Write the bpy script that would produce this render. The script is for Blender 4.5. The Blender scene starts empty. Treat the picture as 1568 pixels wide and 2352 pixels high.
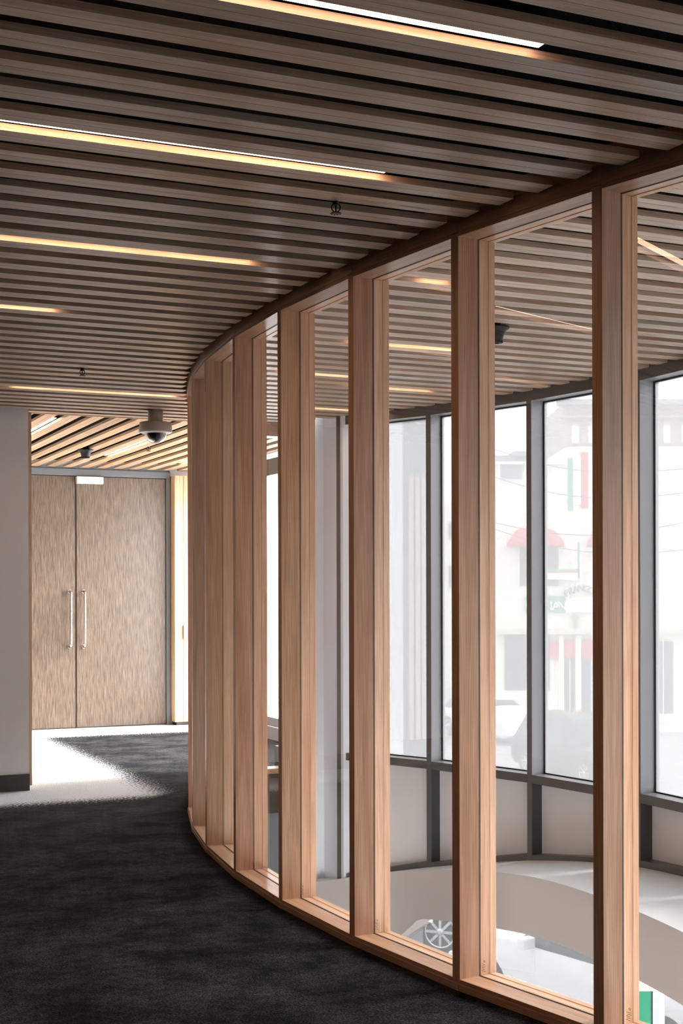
import bpy, bmesh, math, random
from mathutils import Vector, Matrix
R_ = random.Random(7)
C = bpy.context.scene.collection
F = 3150.0; HZ = 1361.0; EYE = 1.40          # focal length in px, horizon row, eye height
A = math.radians(24.1)
U = Vector((math.cos(A), math.sin(A), 0)); V = Vector((-math.sin(A), math.cos(A), 0))
UP = Vector((0, 0, 1))
def SQ(s, q, z=0.0):
    p = U*s + V*q
    return Vector((p.x, p.y, z))
def s_on(q, px):                              # s of the place where column px meets the wall plane q
    r = (px-784)/F
    y = q/(V.y + V.x*r)
    return y*(U.x*r + U.y)
def at(px, py, z):                            # a spot on the level plane z
    y = F*(EYE-z)/(py-HZ)
    return Vector(((px-784)/F*y, y, z))
def yat(px, py, Y):
    return Vector(((px-784)/F*Y, Y, EYE-(py-HZ)/F*Y))

# ------------------------------------------------------------------ materials
def newmat(name):
    m = bpy.data.materials.new(name); m.use_nodes = True
    nt = m.node_tree; nt.nodes.clear()
    return m, nt
def N(nt, typ, **kw):
    n = nt.nodes.new(typ)
    for k, v in kw.items():
        if k.startswith('i_'):
            key = k[2:]
            key = int(key) if key.isdigit() else key.replace('_', ' ')
            n.inputs[key].default_value = v
        else: setattr(n, k, v)
    return n
def L(nt, a, b): nt.links.new(a, b)
def plain(name, col, rough=0.5, metal=0.0, spec=0.5, noise=0.0, nscale=60, bump=0.0, bscale=200):
    m, nt = newmat(name)
    o = N(nt, 'ShaderNodeOutputMaterial'); b = N(nt, 'ShaderNodeBsdfPrincipled')
    b.inputs['Base Color'].default_value = (*col, 1); b.inputs['Roughness'].default_value = rough
    b.inputs['Metallic'].default_value = metal; b.inputs['Specular IOR Level'].default_value = spec
    L(nt, b.outputs[0], o.inputs[0])
    tc = N(nt, 'ShaderNodeTexCoord')
    nz = N(nt, 'ShaderNodeTexNoise', i_Scale=nscale, i_Detail=4.0)
    L(nt, tc.outputs['Object'], nz.inputs['Vector'])
    mr = N(nt, 'ShaderNodeMapRange', i_3=1-max(noise, .02), i_4=1+max(noise, .02))
    L(nt, nz.outputs[0], mr.inputs[0])
    mx = N(nt, 'ShaderNodeMix', data_type='RGBA', blend_type='MULTIPLY'); mx.inputs[0].default_value = 1
    mx.inputs[6].default_value = (*col, 1); L(nt, mr.outputs[0], mx.inputs[7]); L(nt, mx.outputs[2], b.inputs['Base Color'])
    if bump:
        n2 = N(nt, 'ShaderNodeTexNoise', i_Scale=bscale, i_Detail=3.0); L(nt, tc.outputs['Object'], n2.inputs['Vector'])
        bp = N(nt, 'ShaderNodeBump', i_Strength=bump, i_Distance=0.002)
        L(nt, n2.outputs[0], bp.inputs['Height']); L(nt, bp.outputs[0], b.inputs['Normal'])
    return m
def wood(name, c1, c2, rough=0.42, su=1.3, sv=26, streak=0.25, knots=False, fine=230):
    m, nt = newmat(name)
    o = N(nt, 'ShaderNodeOutputMaterial'); b = N(nt, 'ShaderNodeBsdfPrincipled', i_Roughness=rough)
    b.inputs['Specular IOR Level'].default_value = 0.4
    L(nt, b.outputs[0], o.inputs[0])
    uv = N(nt, 'ShaderNodeUVMap', uv_map='UVMap')
    def nz(sx, sy, det, dist=0.0):
        mp = N(nt, 'ShaderNodeMapping'); mp.inputs['Scale'].default_value = (sx, sy, 1)
        L(nt, uv.outputs[0], mp.inputs[0])
        n = N(nt, 'ShaderNodeTexNoise', i_Scale=1.0, i_Detail=det, i_Distortion=dist); L(nt, mp.outputs[0], n.inputs['Vector'])
        return n
    a = nz(su, sv, 5.0, 0.6)
    cr = N(nt, 'ShaderNodeValToRGB'); cr.color_ramp.elements[0].position = .32; cr.color_ramp.elements[1].position = .68
    cr.color_ramp.elements[0].color = (*c1, 1); cr.color_ramp.elements[1].color = (*c2, 1)
    L(nt, a.outputs[0], cr.inputs[0])
    f = nz(5, fine, 2.0)
    mr = N(nt, 'ShaderNodeMapRange', i_1=.3, i_2=.7, i_3=1-streak, i_4=1+streak*.5); L(nt, f.outputs[0], mr.inputs[0])
    m1 = N(nt, 'ShaderNodeMix', data_type='RGBA', blend_type='MULTIPLY'); m1.inputs[0].default_value = 1
    L(nt, cr.outputs[0], m1.inputs[6]); L(nt, mr.outputs[0], m1.inputs[7])
    at_ = N(nt, 'ShaderNodeAttribute', attribute_name='tint')
    m2 = N(nt, 'ShaderNodeMix', data_type='RGBA', blend_type='MULTIPLY'); m2.inputs[0].default_value = 1
    L(nt, m1.outputs[2], m2.inputs[6]); L(nt, at_.outputs['Color'], m2.inputs[7])
    last = m2.outputs[2]
    if knots:
        k = nz(2.2, 26, 3.0, 0.3)
        kr = N(nt, 'ShaderNodeMapRange', i_1=.735, i_2=.765, i_3=1.0, i_4=.12); L(nt, k.outputs[0], kr.inputs[0])
        m3 = N(nt, 'ShaderNodeMix', data_type='RGBA', blend_type='MULTIPLY'); m3.inputs[0].default_value = 1
        L(nt, last, m3.inputs[6]); L(nt, kr.outputs[0], m3.inputs[7]); last = m3.outputs[2]
    L(nt, last, b.inputs['Base Color'])
    bp = N(nt, 'ShaderNodeBump', i_Strength=0.12, i_Distance=0.001); L(nt, f.outputs[0], bp.inputs['Height']); L(nt, bp.outputs[0], b.inputs['Normal'])
    return m
M = {}
M['oak'] = wood('oak', (.54, .295, .165), (.70, .435, .275), rough=.36)
M['ceil_oak'] = wood('ceiling_oak', (.46, .31, .215), (.63, .46, .34), rough=.4, su=1.6, sv=30, knots=True)
M['foyer_oak'] = wood('foyer_oak', (.56, .34, .19), (.76, .52, .33), rough=.45, su=1.4, sv=28)
M['veneer'] = wood('door_veneer', (.125, .085, .058), (.28, .21, .155), rough=.33, su=7, sv=120, streak=.5, fine=520)
M['black'] = plain('black_backing', (.006, .006, .007), .9, spec=.1)
M['bronze'] = plain('bronze_metal', (.15, .135, .12), .38, .35)
M['alu'] = plain('grey_aluminium', (.36, .365, .375), .42, .3)
M['gasket'] = plain('black_gasket', (.02, .02, .022), .6)
M['plaster'] = plain('plaster', (.88, .88, .89), .85, spec=.2, noise=.03, nscale=3)
M['whitewall'] = plain('white_wall', (.82, .83, .85), .8, spec=.2, noise=.03, nscale=2)
M['taupe'] = plain('taupe_board', (.66, .575, .515), .45, noise=.04, nscale=2)
M['panel'] = plain('panel_board', (.80, .745, .70), .42, noise=.06, nscale=2)
M['ledge'] = plain('ledge_white', (.78, .78, .78), .6, noise=.03, nscale=3)
M['skirting'] = plain('skirting_grey', (.055, .056, .058), .55)
M['frame'] = plain('door_frame_grey', (.18, .19, .20), .5)
M['steel'] = plain('brushed_steel', (.62, .58, .53), .25, 1.0)
M['whiteplastic'] = plain('white_plastic', (.8, .8, .8), .4)
M['beigeplastic'] = plain('beige_plastic', (.42, .36, .31), .45)
M['dark'] = plain('dark_plastic', (.010, .010, .010), .45, spec=.3)
M['darkmetal'] = plain('dark_metal', (.02, .015, .012), .4, .5)
M['render'] = plain('rendered_wall', (.20, .21, .22), .9, noise=.10, nscale=90, bump=.6, bscale=140)
M['post_reflection'] = plain('pink_reflection', (.44, .36, .35), .8, noise=.06, nscale=30)
M['reader'] = plain('reader_grey', (.26, .26, .25), .4)
M['brownclad'] = plain('brown_cladding', (.085, .065, .052), .35, noise=.15, nscale=14)
# outdoors
M['cream'] = plain('cream_render', (.84, .81, .68), .9, noise=.03, nscale=3)
M['creamtrim'] = plain('cream_trim', (.60, .60, .44), .9)
M['brick'] = plain('brick', (.42, .33, .30), .9, noise=.12, nscale=12)
M['extwin'] = plain('outdoor_window', (.12, .125, .13), .2)
M['red'] = plain('red_canvas', (.62, .08, .08), .8)
M['green'] = plain('green_paint', (.06, .36, .17), .7)
M['greenpanel'] = plain('green_panel', (.0, .26, .13), .4)
M['exwhite'] = plain('outdoor_white', (.82, .82, .82), .8)
M['exgrey'] = plain('outdoor_grey', (.30, .31, .33), .8, noise=.1, nscale=4)
M['road'] = plain('asphalt', (.30, .30, .30), .9, noise=.10, nscale=40)
M['kerb'] = plain('footpath', (.55, .55, .53), .9, noise=.06, nscale=8)
M['wire'] = plain('wire_black', (.03, .03, .03), .6)
M['carblack'] = plain('car_black', (.03, .032, .036), .15, .3)
M['carwhite'] = plain('car_white', (.80, .80, .80), .2)
M['carsilver'] = plain('car_silver', (.42, .43, .45), .25, .5)
M['cargrey'] = plain('car_grey', (.07, .075, .08), .3, .4)
M['carglass'] = plain('car_glass', (.04, .05, .055), .08)
M['tyre'] = plain('tyre', (.02, .02, .02), .8)
M['rim'] = plain('rim', (.7, .7, .7), .25, .8)

def glassmat(name, trans, transl, refl=1.0):
    """thin window glass: clear part + a scattering veil that imitates overexposed daylight + surface reflection"""
    m, nt = newmat(name)
    o = N(nt, 'ShaderNodeOutputMaterial')
    tr = N(nt, 'ShaderNodeBsdfTransparent'); tr.inputs[0].default_value = (trans, trans, trans*1.01, 1)
    last = tr.outputs[0]
    if transl > 0:
        tl = N(nt, 'ShaderNodeBsdfTranslucent'); tl.inputs[0].default_value = (transl, transl, transl, 1)
        ad = N(nt, 'ShaderNodeAddShader'); L(nt, last, ad.inputs[0]); L(nt, tl.outputs[0], ad.inputs[1]); last = ad.outputs[0]
    gl = N(nt, 'ShaderNodeBsdfGlossy'); gl.inputs['Roughness'].default_value = 0.0; gl.inputs[0].default_value = (1, 1, 1, 1)
    fr = N(nt, 'ShaderNodeFresnel', i_IOR=1.5)
    ml = N(nt, 'ShaderNodeMath', operation='MULTIPLY'); ml.inputs[1].default_value = refl; L(nt, fr.outputs[0], ml.inputs[0])
    mx = N(nt, 'ShaderNodeMixShader'); L(nt, ml.outputs[0], mx.inputs[0]); L(nt, last, mx.inputs[1]); L(nt, gl.outputs[0], mx.inputs[2])
    L(nt, mx.outputs[0], o.inputs[0])
    return m
M['glass'] = glassmat('screen_glass', .93, 0, 1.7)
M['curtain_glass'] = glassmat('curtain_glass', .055, .042, .5)
M['near_fill_glass'] = glassmat('near_fill_glass', .16, .0, .5)  # unseen near bays, made clearer to light the near faces of the posts
M['near_lower_fill_glass'] = glassmat('lower_fill_glass', .30, .10, .5)  # unseen lower bays, made clearer to throw extra light up from below
M['lower_glass'] = glassmat('lower_glass', .10, .015, .5)
M['foyer_glass'] = glassmat('foyer_glass', .85, .10, .3)
def clearmat():
    m, nt = newmat('clear_face'); o = N(nt, 'ShaderNodeOutputMaterial'); t = N(nt, 'ShaderNodeBsdfTransparent'); L(nt, t.outputs[0], o.inputs[0]); return m
M['clear'] = clearmat()
def emis(name, col, st):
    m, nt = newmat(name); o = N(nt, 'ShaderNodeOutputMaterial'); e = N(nt, 'ShaderNodeEmission', i_Strength=st); e.inputs[0].default_value = (*col, 1); L(nt, e.outputs[0], o.inputs[0]); return m
M['led'] = emis('led_diffuser', (1.0, .63, .41), 12)
M['led_foyer'] = emis('led_diffuser_foyer', (1.0, .75, .55), 13)
def domemat():
    m, nt = newmat('clear_dome'); o = N(nt, 'ShaderNodeOutputMaterial')
    t = N(nt, 'ShaderNodeBsdfTransparent'); t.inputs[0].default_value = (.8, .8, .8, 1)
    g = N(nt, 'ShaderNodeBsdfGlossy'); g.inputs['Roughness'].default_value = .03
    lw = N(nt, 'ShaderNodeLayerWeight', i_Blend=.35); mx = N(nt, 'ShaderNodeMixShader')
    L(nt, lw.outputs['Facing'], mx.inputs[0]); L(nt, t.outputs[0], mx.inputs[1]); L(nt, g.outputs[0], mx.inputs[2]); L(nt, mx.outputs[0], o.inputs[0]); return m
M['dome'] = domemat()
def carpet():
    m, nt = newmat('carpet')
    o = N(nt, 'ShaderNodeOutputMaterial'); b = N(nt, 'ShaderNodeBsdfPrincipled', i_Roughness=1.0)
    b.inputs['Specular IOR Level'].default_value = .05
    L(nt, b.outputs[0], o.inputs[0])
    tc = N(nt, 'ShaderNodeTexCoord')
    mp = N(nt, 'ShaderNodeMapping'); mp.inputs['Rotation'].default_value = (0, 0, -A); L(nt, tc.outputs['Object'], mp.inputs[0])
    def noise(sc, det, rough=.5, src=None):
        n = N(nt, 'ShaderNodeTexNoise', i_Scale=sc, i_Detail=det, i_Roughness=rough); L(nt, src or mp.outputs[0], n.inputs['Vector']); return n
    big = noise(3.2, 10, .72); fine = noise(120, 3.0, .75); mid = noise(26, 6, .75)
    cr = N(nt, 'ShaderNodeValToRGB'); e = cr.color_ramp.elements
    e[0].position = .40; e[1].position = .70
    e[0].color = (.0080, .0084, .0098, 1); e[1].color = (.0500, .0475, .0460, 1)
    L(nt, big.outputs[0], cr.inputs[0])
    fr = N(nt, 'ShaderNodeMapRange', i_1=.36, i_2=.66, i_3=.2, i_4=2.1); L(nt, fine.outputs[0], fr.inputs[0])
    mr = N(nt, 'ShaderNodeMapRange', i_1=.34, i_2=.66, i_3=.5, i_4=1.5); L(nt, mid.outputs[0], mr.inputs[0])
    mu = N(nt, 'ShaderNodeMath', operation='MULTIPLY'); L(nt, fr.outputs[0], mu.inputs[0]); L(nt, mr.outputs[0], mu.inputs[1])
    x1 = N(nt, 'ShaderNodeMix', data_type='RGBA', blend_type='MULTIPLY'); x1.inputs[0].default_value = 1
    L(nt, cr.outputs[0], x1.inputs[6]); L(nt, mu.outputs[0], x1.inputs[7])
    # paler carpet colour along the foyer edges, with a ragged border
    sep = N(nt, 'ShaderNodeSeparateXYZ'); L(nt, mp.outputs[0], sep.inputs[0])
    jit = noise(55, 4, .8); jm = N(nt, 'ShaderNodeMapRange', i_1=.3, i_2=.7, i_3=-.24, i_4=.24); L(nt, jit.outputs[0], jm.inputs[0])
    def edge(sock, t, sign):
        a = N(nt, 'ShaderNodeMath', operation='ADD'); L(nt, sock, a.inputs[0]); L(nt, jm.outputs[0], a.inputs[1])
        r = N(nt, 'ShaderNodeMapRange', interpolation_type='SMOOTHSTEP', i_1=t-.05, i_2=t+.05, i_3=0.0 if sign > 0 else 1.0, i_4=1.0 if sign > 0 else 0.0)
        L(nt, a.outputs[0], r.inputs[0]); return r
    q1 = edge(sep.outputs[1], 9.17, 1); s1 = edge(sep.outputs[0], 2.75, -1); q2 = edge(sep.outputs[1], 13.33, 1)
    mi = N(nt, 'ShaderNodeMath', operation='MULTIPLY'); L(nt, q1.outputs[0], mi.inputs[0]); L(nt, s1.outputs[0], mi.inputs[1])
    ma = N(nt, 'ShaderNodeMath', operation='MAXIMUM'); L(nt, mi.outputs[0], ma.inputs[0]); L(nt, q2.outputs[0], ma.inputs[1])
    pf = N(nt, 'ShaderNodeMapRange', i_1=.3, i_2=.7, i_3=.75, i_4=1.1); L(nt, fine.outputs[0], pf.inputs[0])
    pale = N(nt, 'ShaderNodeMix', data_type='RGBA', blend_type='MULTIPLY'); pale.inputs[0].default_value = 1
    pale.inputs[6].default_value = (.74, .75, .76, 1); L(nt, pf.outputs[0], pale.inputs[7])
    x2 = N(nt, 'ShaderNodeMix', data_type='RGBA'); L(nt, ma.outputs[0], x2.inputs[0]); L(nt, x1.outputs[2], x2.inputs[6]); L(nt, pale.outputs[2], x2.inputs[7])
    L(nt, x2.outputs[2], b.inputs['Base Color'])
    bp = N(nt, 'ShaderNodeBump', i_Strength=1.0, i_Distance=.012); L(nt, fine.outputs[0], bp.inputs['Height']); L(nt, bp.outputs[0], b.inputs['Normal'])
    return m
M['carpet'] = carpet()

# ------------------------------------------------------------------ mesh builder
def wloc(o):
    p = Vector(o.location)
    while o.parent: o = o.parent; p = p + o.location
    return p
class MB:
    def __init__(s): s.v = []; s.f = []; s.uv = []; s.t = []; s.m = []; s.sm = []
    def face(s, idx, uvs, tint, mi=0, smooth=False):
        s.f.append(idx); s.uv.append(uvs); s.t.append(tint); s.m.append(mi); s.sm.append(smooth)
    def box(s, o, ax, ay, az, tint=None, mi=0, long=None, mats6=None):
        """o corner, three edge vectors"""
        o = Vector(o); ax, ay, az = Vector(ax), Vector(ay), Vector(az)
        if ax.cross(ay).dot(az) < 0: ax, ay = ay, ax
        if tint is None: tint = rt()
        b = len(s.v)
        for k in range(8):
            s.v.append(o + (ax if k & 1 else Vector()) + (ay if k & 2 else Vector()) + (az if k & 4 else Vector()))
        ls = [ax.length, ay.length, az.length]; lg = ls.index(max(ls)) if long is None else long
        ou, ov = R_.random()*50, R_.random()*50
        F6 = [((0, 2, 3, 1), 0, 1), ((4, 5, 7, 6), 0, 1), ((0, 1, 5, 4), 0, 2), ((2, 6, 7, 3), 0, 2), ((0, 4, 6, 2), 1, 2), ((1, 3, 7, 5), 1, 2)]
        for fi, (ids, a1, a2) in enumerate(F6):
            uvs = []
            for k in ids:
                c = [ls[0] if k & 1 else 0, ls[1] if k & 2 else 0, ls[2] if k & 4 else 0]
                a, c2 = (a1, a2) if a1 == lg else ((a2, a1) if a2 == lg else (a1, a2))
                uvs.append((c[a]+ou, c[c2]+ov+fi*.37))
            s.face([b+k for k in ids], uvs, tint, mats6[fi] if mats6 else mi)
        return s
    def prism(s, poly, z0, z1, tint=None, mi=0, mside=None):
        if tint is None: tint = rt()
        n = len(poly); ar = sum(poly[i][0]*poly[(i+1) % n][1]-poly[(i+1) % n][0]*poly[i][1] for i in range(n))
        if ar < 0: poly = poly[::-1]
        b = len(s.v)
        zz0 = z0 if isinstance(z0, (list, tuple)) else [z0]*n; zz1 = z1 if isinstance(z1, (list, tuple)) else [z1]*n
        if ar < 0: zz0 = zz0[::-1]; zz1 = zz1[::-1]
        for p, z in zip(poly, zz0): s.v.append(Vector((p[0], p[1], z)))
        for p, z in zip(poly, zz1): s.v.append(Vector((p[0], p[1], z)))
        ou, ov = R_.random()*50, R_.random()*50
        s.face([b+i for i in range(n)][::-1], [(p[0]+ou, p[1]+ov) for p in poly][::-1], tint, mi)
        s.face([b+n+i for i in range(n)], [(p[0]+ou, p[1]+ov) for p in poly], tint, mi)
        acc = 0
        for i in range(n):
            j = (i+1) % n; d = math.dist(poly[i][:2], poly[j][:2])
            s.face([b+i, b+j, b+n+j, b+n+i], [(zz0[i]+ou, acc+ov), (zz0[j]+ou, acc+d+ov), (zz1[j]+ou, acc+d+ov), (zz1[i]+ou, acc+ov)], tint, mi if mside is None else mside)
            acc += d
        return s
    def lathe(s, c, prof, n=32, mi=0, axis='z', smooth=True, caps=True):
        c = Vector(c); b = len(s.v); t = (1, 1, 1)
        for r, h in prof:
            for k in range(n):
                a = 2*math.pi*k/n
                if axis == 'z': s.v.append(c+Vector((r*math.cos(a), r*math.sin(a), h)))
                else:
                    e1, e2, e3 = axis
                    s.v.append(c+e1*(r*math.cos(a))+e2*(r*math.sin(a))+e3*h)
        for i in range(len(prof)-1):
            for k in range(n):
                k2 = (k+1) % n
                s.face([b+i*n+k, b+i*n+k2, b+(i+1)*n+k2, b+(i+1)*n+k], [(0, 0)]*4, t, mi, smooth)
        if caps:
            s.face([b+k for k in range(n)][::-1], [(0, 0)]*n, t, mi)
            s.face([b+(len(prof)-1)*n+k for k in range(n)], [(0, 0)]*n, t, mi)
        return s
    def tube(s, pts, r, n=10, mi=0):
        pts = [Vector(p) for p in pts]; b = len(s.v); t = (1, 1, 1)
        for i, p in enumerate(pts):
            d = (pts[min(i+1, len(pts)-1)]-pts[max(i-1, 0)]).normalized()
            e1 = d.cross(Vector((0.3, 0.9, .1))).normalized(); e2 = d.cross(e1)
            for k in range(n):
                a = 2*math.pi*k/n; s.v.append(p+e1*(r*math.cos(a))+e2*(r*math.sin(a)))
        for i in range(len(pts)-1):
            for k in range(n):
                k2 = (k+1) % n; s.face([b+i*n+k, b+i*n+k2, b+(i+1)*n+k2, b+(i+1)*n+k], [(0, 0)]*4, t, mi, True)
        s.face([b+k for k in range(n)][::-1], [(0, 0)]*n, t, mi); s.face([b+(len(pts)-1)*n+k for k in range(n)], [(0, 0)]*n, t, mi)
        return s
    def build(s, name, mats, parent=None, bevel=0.0, loc=None, recalc=False):
        loc = Vector(loc) if loc is not None else Vector()
        me = bpy.data.meshes.new(name)
        me.from_pydata([tuple(v-loc) for v in s.v], [], s.f)
        me.uv_layers.new(name='UVMap'); me.color_attributes.new('tint', 'FLOAT_COLOR', 'CORNER')
        uv = me.uv_layers['UVMap']; ca = me.color_attributes['tint']
        li = 0
        for fi, f in enumerate(s.f):
            for k in range(len(f)):
                uv.data[li].uv = s.uv[fi][k]; ca.data[li].color = (*s.t[fi], 1); li += 1
        for p, mi, sm in zip(me.polygons, s.m, s.sm): p.material_index = mi; p.use_smooth = sm
        if not isinstance(mats, (list, tuple)): mats = [mats]
        for m in mats: me.materials.append(m)
        if recalc:
            bm = bmesh.new(); bm.from_mesh(me); bmesh.ops.recalc_face_normals(bm, faces=bm.faces); bm.to_mesh(me); bm.free()
        o = bpy.data.objects.new(name, me); C.objects.link(o)
        if parent is not None: o.parent = parent; o.location = loc - wloc(parent)
        else: o.location = loc
        if bevel:
            bv = o.modifiers.new('bevel', 'BEVEL'); bv.width = bevel; bv.segments = 2; bv.limit_method = 'ANGLE'
        return o
def rt(a=.10):
    b = 1+R_.uniform(-a, a); h = R_.uniform(-.045, .045)
    return (b*(1+h), b, b*(1-h))
def empty(name, loc=(0, 0, 0)):
    o = bpy.data.objects.new(name, None); C.objects.link(o); o.location = loc; o.empty_display_size = .1; return o
def tag(o, label=None, cat=None, group=None, kind=None):
    if label: o['label'] = label
    if cat: o['category'] = cat
    if group: o['group'] = group
    if kind: o['kind'] = kind
    return o
def sqbox(mb, s0, s1, q0, q1, z0, z1, **kw):
    return mb.box(SQ(s0, q0, z0), U*(s1-s0), V*(q1-q0), UP*(z1-z0), **kw)

# ------------------------------------------------------------------ plan
CEIL = 2.70
C1 = Vector((7.97, 9.70, 0)); R1 = 9.0               # the curved timber screen
TH0 = 10.63; DTH = 4.43
def P1(deg, r=0.0):                                   # r = distance in towards the void
    a = math.radians(deg); return Vector((C1.x-(R1-r)*math.cos(a), C1.y-(R1-r)*math.sin(a), 0))
C2 = Vector((-4.10, 4.95, 0)); R2 = 6.60              # the curved window wall
def P2(deg, r=0.0):                                   # r = distance out towards the street
    a = math.radians(deg)
    if deg >= 15: return Vector((C2.x+(R2+r)*math.cos(a), C2.y+(R2+r)*math.sin(a), 0))
    a = math.radians(15); n = Vector((math.cos(a), math.sin(a), 0)); t = Vector((math.sin(a), -math.cos(a), 0))
    return C2+n*(R2+r)+t*((15-deg)*math.pi/180*R2)
MUL = [52.0, 44.7, 36.6, 28.08, 19.6] + [10.7-8.7*i for i in range(9)]
curtain = [P2(d) for d in [52+1-i*1.0 for i in range(39)]]+[P2(-60)]

def in_curtain(p):                                    # p lies on the room side of the window wall
    best = None
    if (p-C2).length < R2-.02: return True
    a15 = math.radians(15); n = Vector((math.cos(a15), math.sin(a15), 0)); t = Vector((math.sin(a15), -math.cos(a15), 0))
    d = p-C2
    if d.dot(t) > 0: return d.dot(n) < R2-.02
    return False

# ------------------------------------------------------------------ floor
TE = -5.1
arc = [P1(60-i*(60-TE)/60.0, .06) for i in range(61)]
e0 = P2(-38)
poly = [tuple(p[:2]) for p in arc]
QF = P1(TE).dot(V)
poly += [tuple(SQ(3.96, QF)[:2]), tuple(SQ(4.75, QF)[:2]), tuple(SQ(4.75, 14.2)[:2]), tuple(SQ(-3.2, 14.2)[:2]), tuple(SQ(-3.2, -3.2)[:2]), tuple(P2(-65)[:2])]
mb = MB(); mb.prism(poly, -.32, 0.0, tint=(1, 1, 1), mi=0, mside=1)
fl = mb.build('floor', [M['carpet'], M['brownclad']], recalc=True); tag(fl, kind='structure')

# ------------------------------------------------------------------ slatted ceilings
Q0, PITCH, SW, SH = 3.120, .1741, .0905, .021
def intervals(pred, a, b, step=.01):
    out = []; cur = None; n = int((b-a)/step)
    for i in range(n+1):
        s = a+i*step
        if pred(s):
            if cur is None: cur = s
        elif cur is not None: out.append((cur, s-step)); cur = None
    if cur is not None: out.append((cur, b))
    return out
def slat(mb, s0, s1, q0, along_u=True):
    w = SW/2-.0011
    t0 = rt(.12)
    for k in range(2):
        a = q0+k*(SW/2+.0011)
        t = tuple(x*y for x, y in zip(t0, rt(.05)))
        if along_u: mb.box(SQ(s0, a, CEIL), U*(s1-s0), V*w, UP*SH, tint=t)
        else: mb.box(SQ(a, s0, CEIL), U*w, V*(s1-s0), UP*SH, tint=t)
mbA = MB(); mbB = MB()
for k in range(-36, 40):
    q = Q0+PITCH*k; qc = q-SW/2
    def pa(s):
        p = SQ(s, qc); d = (p-C1).length
        return d > R1+.012 and (in_curtain(p) or s < 1) and not (d < R1)
    def pb(s):
        p = SQ(s, qc); return (p-C1).length < R1-.17 and in_curtain(p-U*.075)
    for a, b in intervals(pa, -3.2, 7):
        if b-a > .05 and a < 4 and SQ(a, qc).y > -3.5:
            if (SQ(a, qc)-C1).length > R1+.008 and a < -3: slat(mbA, a, b, q-SW)
            elif a > -3 and a < 0: slat(mbA, a, b, q-SW)
    for a, b in intervals(pb, -3.2, 7):
        if b-a > .05: slat(mbB, a, b, q-SW)
mbA.v and tag(mbA.build('ceiling', M['ceil_oak']), kind='structure')
tag(mbB.build('ceiling', M['ceil_oak']), kind='structure')
mb = MB()
QM = 9.93
for m_ in range(-34, 11):
    e = 2.895+PITCH*m_
    if e-SW > 4.72: continue
    slat(mb, QM+.03, 14.06, e-SW, along_u=False)
tag(mb.build('ceiling', M['foyer_oak']), kind='structure')
# dark void above the slats
rpoly = [tuple(P2(54-i, .02)[:2]) for i in range(40)]+[tuple(P2(-62, .02)[:2]), tuple(SQ(-3.3, -3.3)[:2]), tuple(SQ(-3.3, 14.3)[:2]), tuple(SQ(4.88, 14.3)[:2]), tuple(SQ(4.88, QF-.1)[:2])]
mb = MB(); mb.prism(rpoly, CEIL+.085, CEIL+.4, tint=(1, 1, 1))
tag(mb.build('ceiling', M['black'], recalc=True), kind='structure')
# timber edge board between the two ceilings
mb = MB(); sqbox(mb, -3.2, 4.2, QM-.012, QM+.012, CEIL-.004, CEIL+.06); tag(mb.build('trim_1', M['foyer_oak']), kind='structure')

# ------------------------------------------------------------------ LED strips
def strip(name, s0, s1, q0, q1, mat, label, group):
    cx = SQ((s0+s1)/2, (q0+q1)/2, CEIL)
    e = empty(name, cx); tag(e, label, 'ceiling light', group)
    m1 = MB(); sqbox(m1, s0-.004, s1+.004, q0, q1, CEIL+.024, CEIL+.055, tint=(1, 1, 1)); m1.build('housing', M['darkmetal'], e)
    m2 = MB(); sqbox(m2, s0, s1, q0+.004, q1-.004, CEIL+.019, CEIL+.0245, tint=(1, 1, 1)); m2.build('diffuser', mat, e)
def mainstrip(k, s0, s1, label, w=.030):
    q = Q0+PITCH*k
    strip('strip_light', s0, s1, q+.028-.02, q+.028+w+.012, M['led'], label, 'strip lights between the slats of the main ceiling')
def qk(k): return Q0+PITCH*k
e1_ = s_on(qk(-2), 1273); mainstrip(-2, e1_-1.9, e1_, 'glowing white strip light at the very top, nearest and largest of all')
e1_ = s_on(qk(4), 905); mainstrip(4, e1_-2.3, e1_, 'second glowing strip light from the front, running in from the left edge')
e1_ = s_on(qk(11), 597); mainstrip(11, e1_-2.3, e1_, 'third glowing strip light from the front, in the middle of the left ceiling')
e1_ = s_on(qk(18), 137); mainstrip(18, e1_-2.3, e1_, 'short visible end of a strip light at the left edge, fourth from the front')
mainstrip(32, s_on(qk(32), 36), s_on(qk(32), 412), 'farthest strip light of the left ceiling, just in front of the dome camera')
mainstrip(11, s_on(qk(11), 987), s_on(qk(11), 1052), 'faint strip light end over the void, nearest one seen behind the screen')
mainstrip(19, s_on(qk(19), 818), s_on(qk(19), 1060), 'strip light over the void seen between the fourth and fifth screen posts, upper one')
mainstrip(25, s_on(qk(25), 655), s_on(qk(25), 820), 'strip light over the void in the narrow bay, upper of two')
mainstrip(27, s_on(qk(27), 820), s_on(qk(27), 1003), 'strip light over the void close above the window head')
mainstrip(33, s_on(qk(33), 655), s_on(qk(33), 870), 'strip light over the void just above the white wall')
def foyerstrip(m_, q0, q1, label):
    e = 2.895+PITCH*m_
    strip('strip_light', e+.010, e+.066, q0, q1, M['led_foyer'], label, 'strip lights of the foyer ceiling')
foyerstrip(-4, 10.32, 11.42, 'foyer strip light at the left, beside the grey wall top')
foyerstrip(2, 11.5, 12.92, 'foyer strip light in the middle, ending below the dome camera')
foyerstrip(7, 12.1, 13.37, 'foyer strip light at the right, near the timber pilaster')

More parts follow.
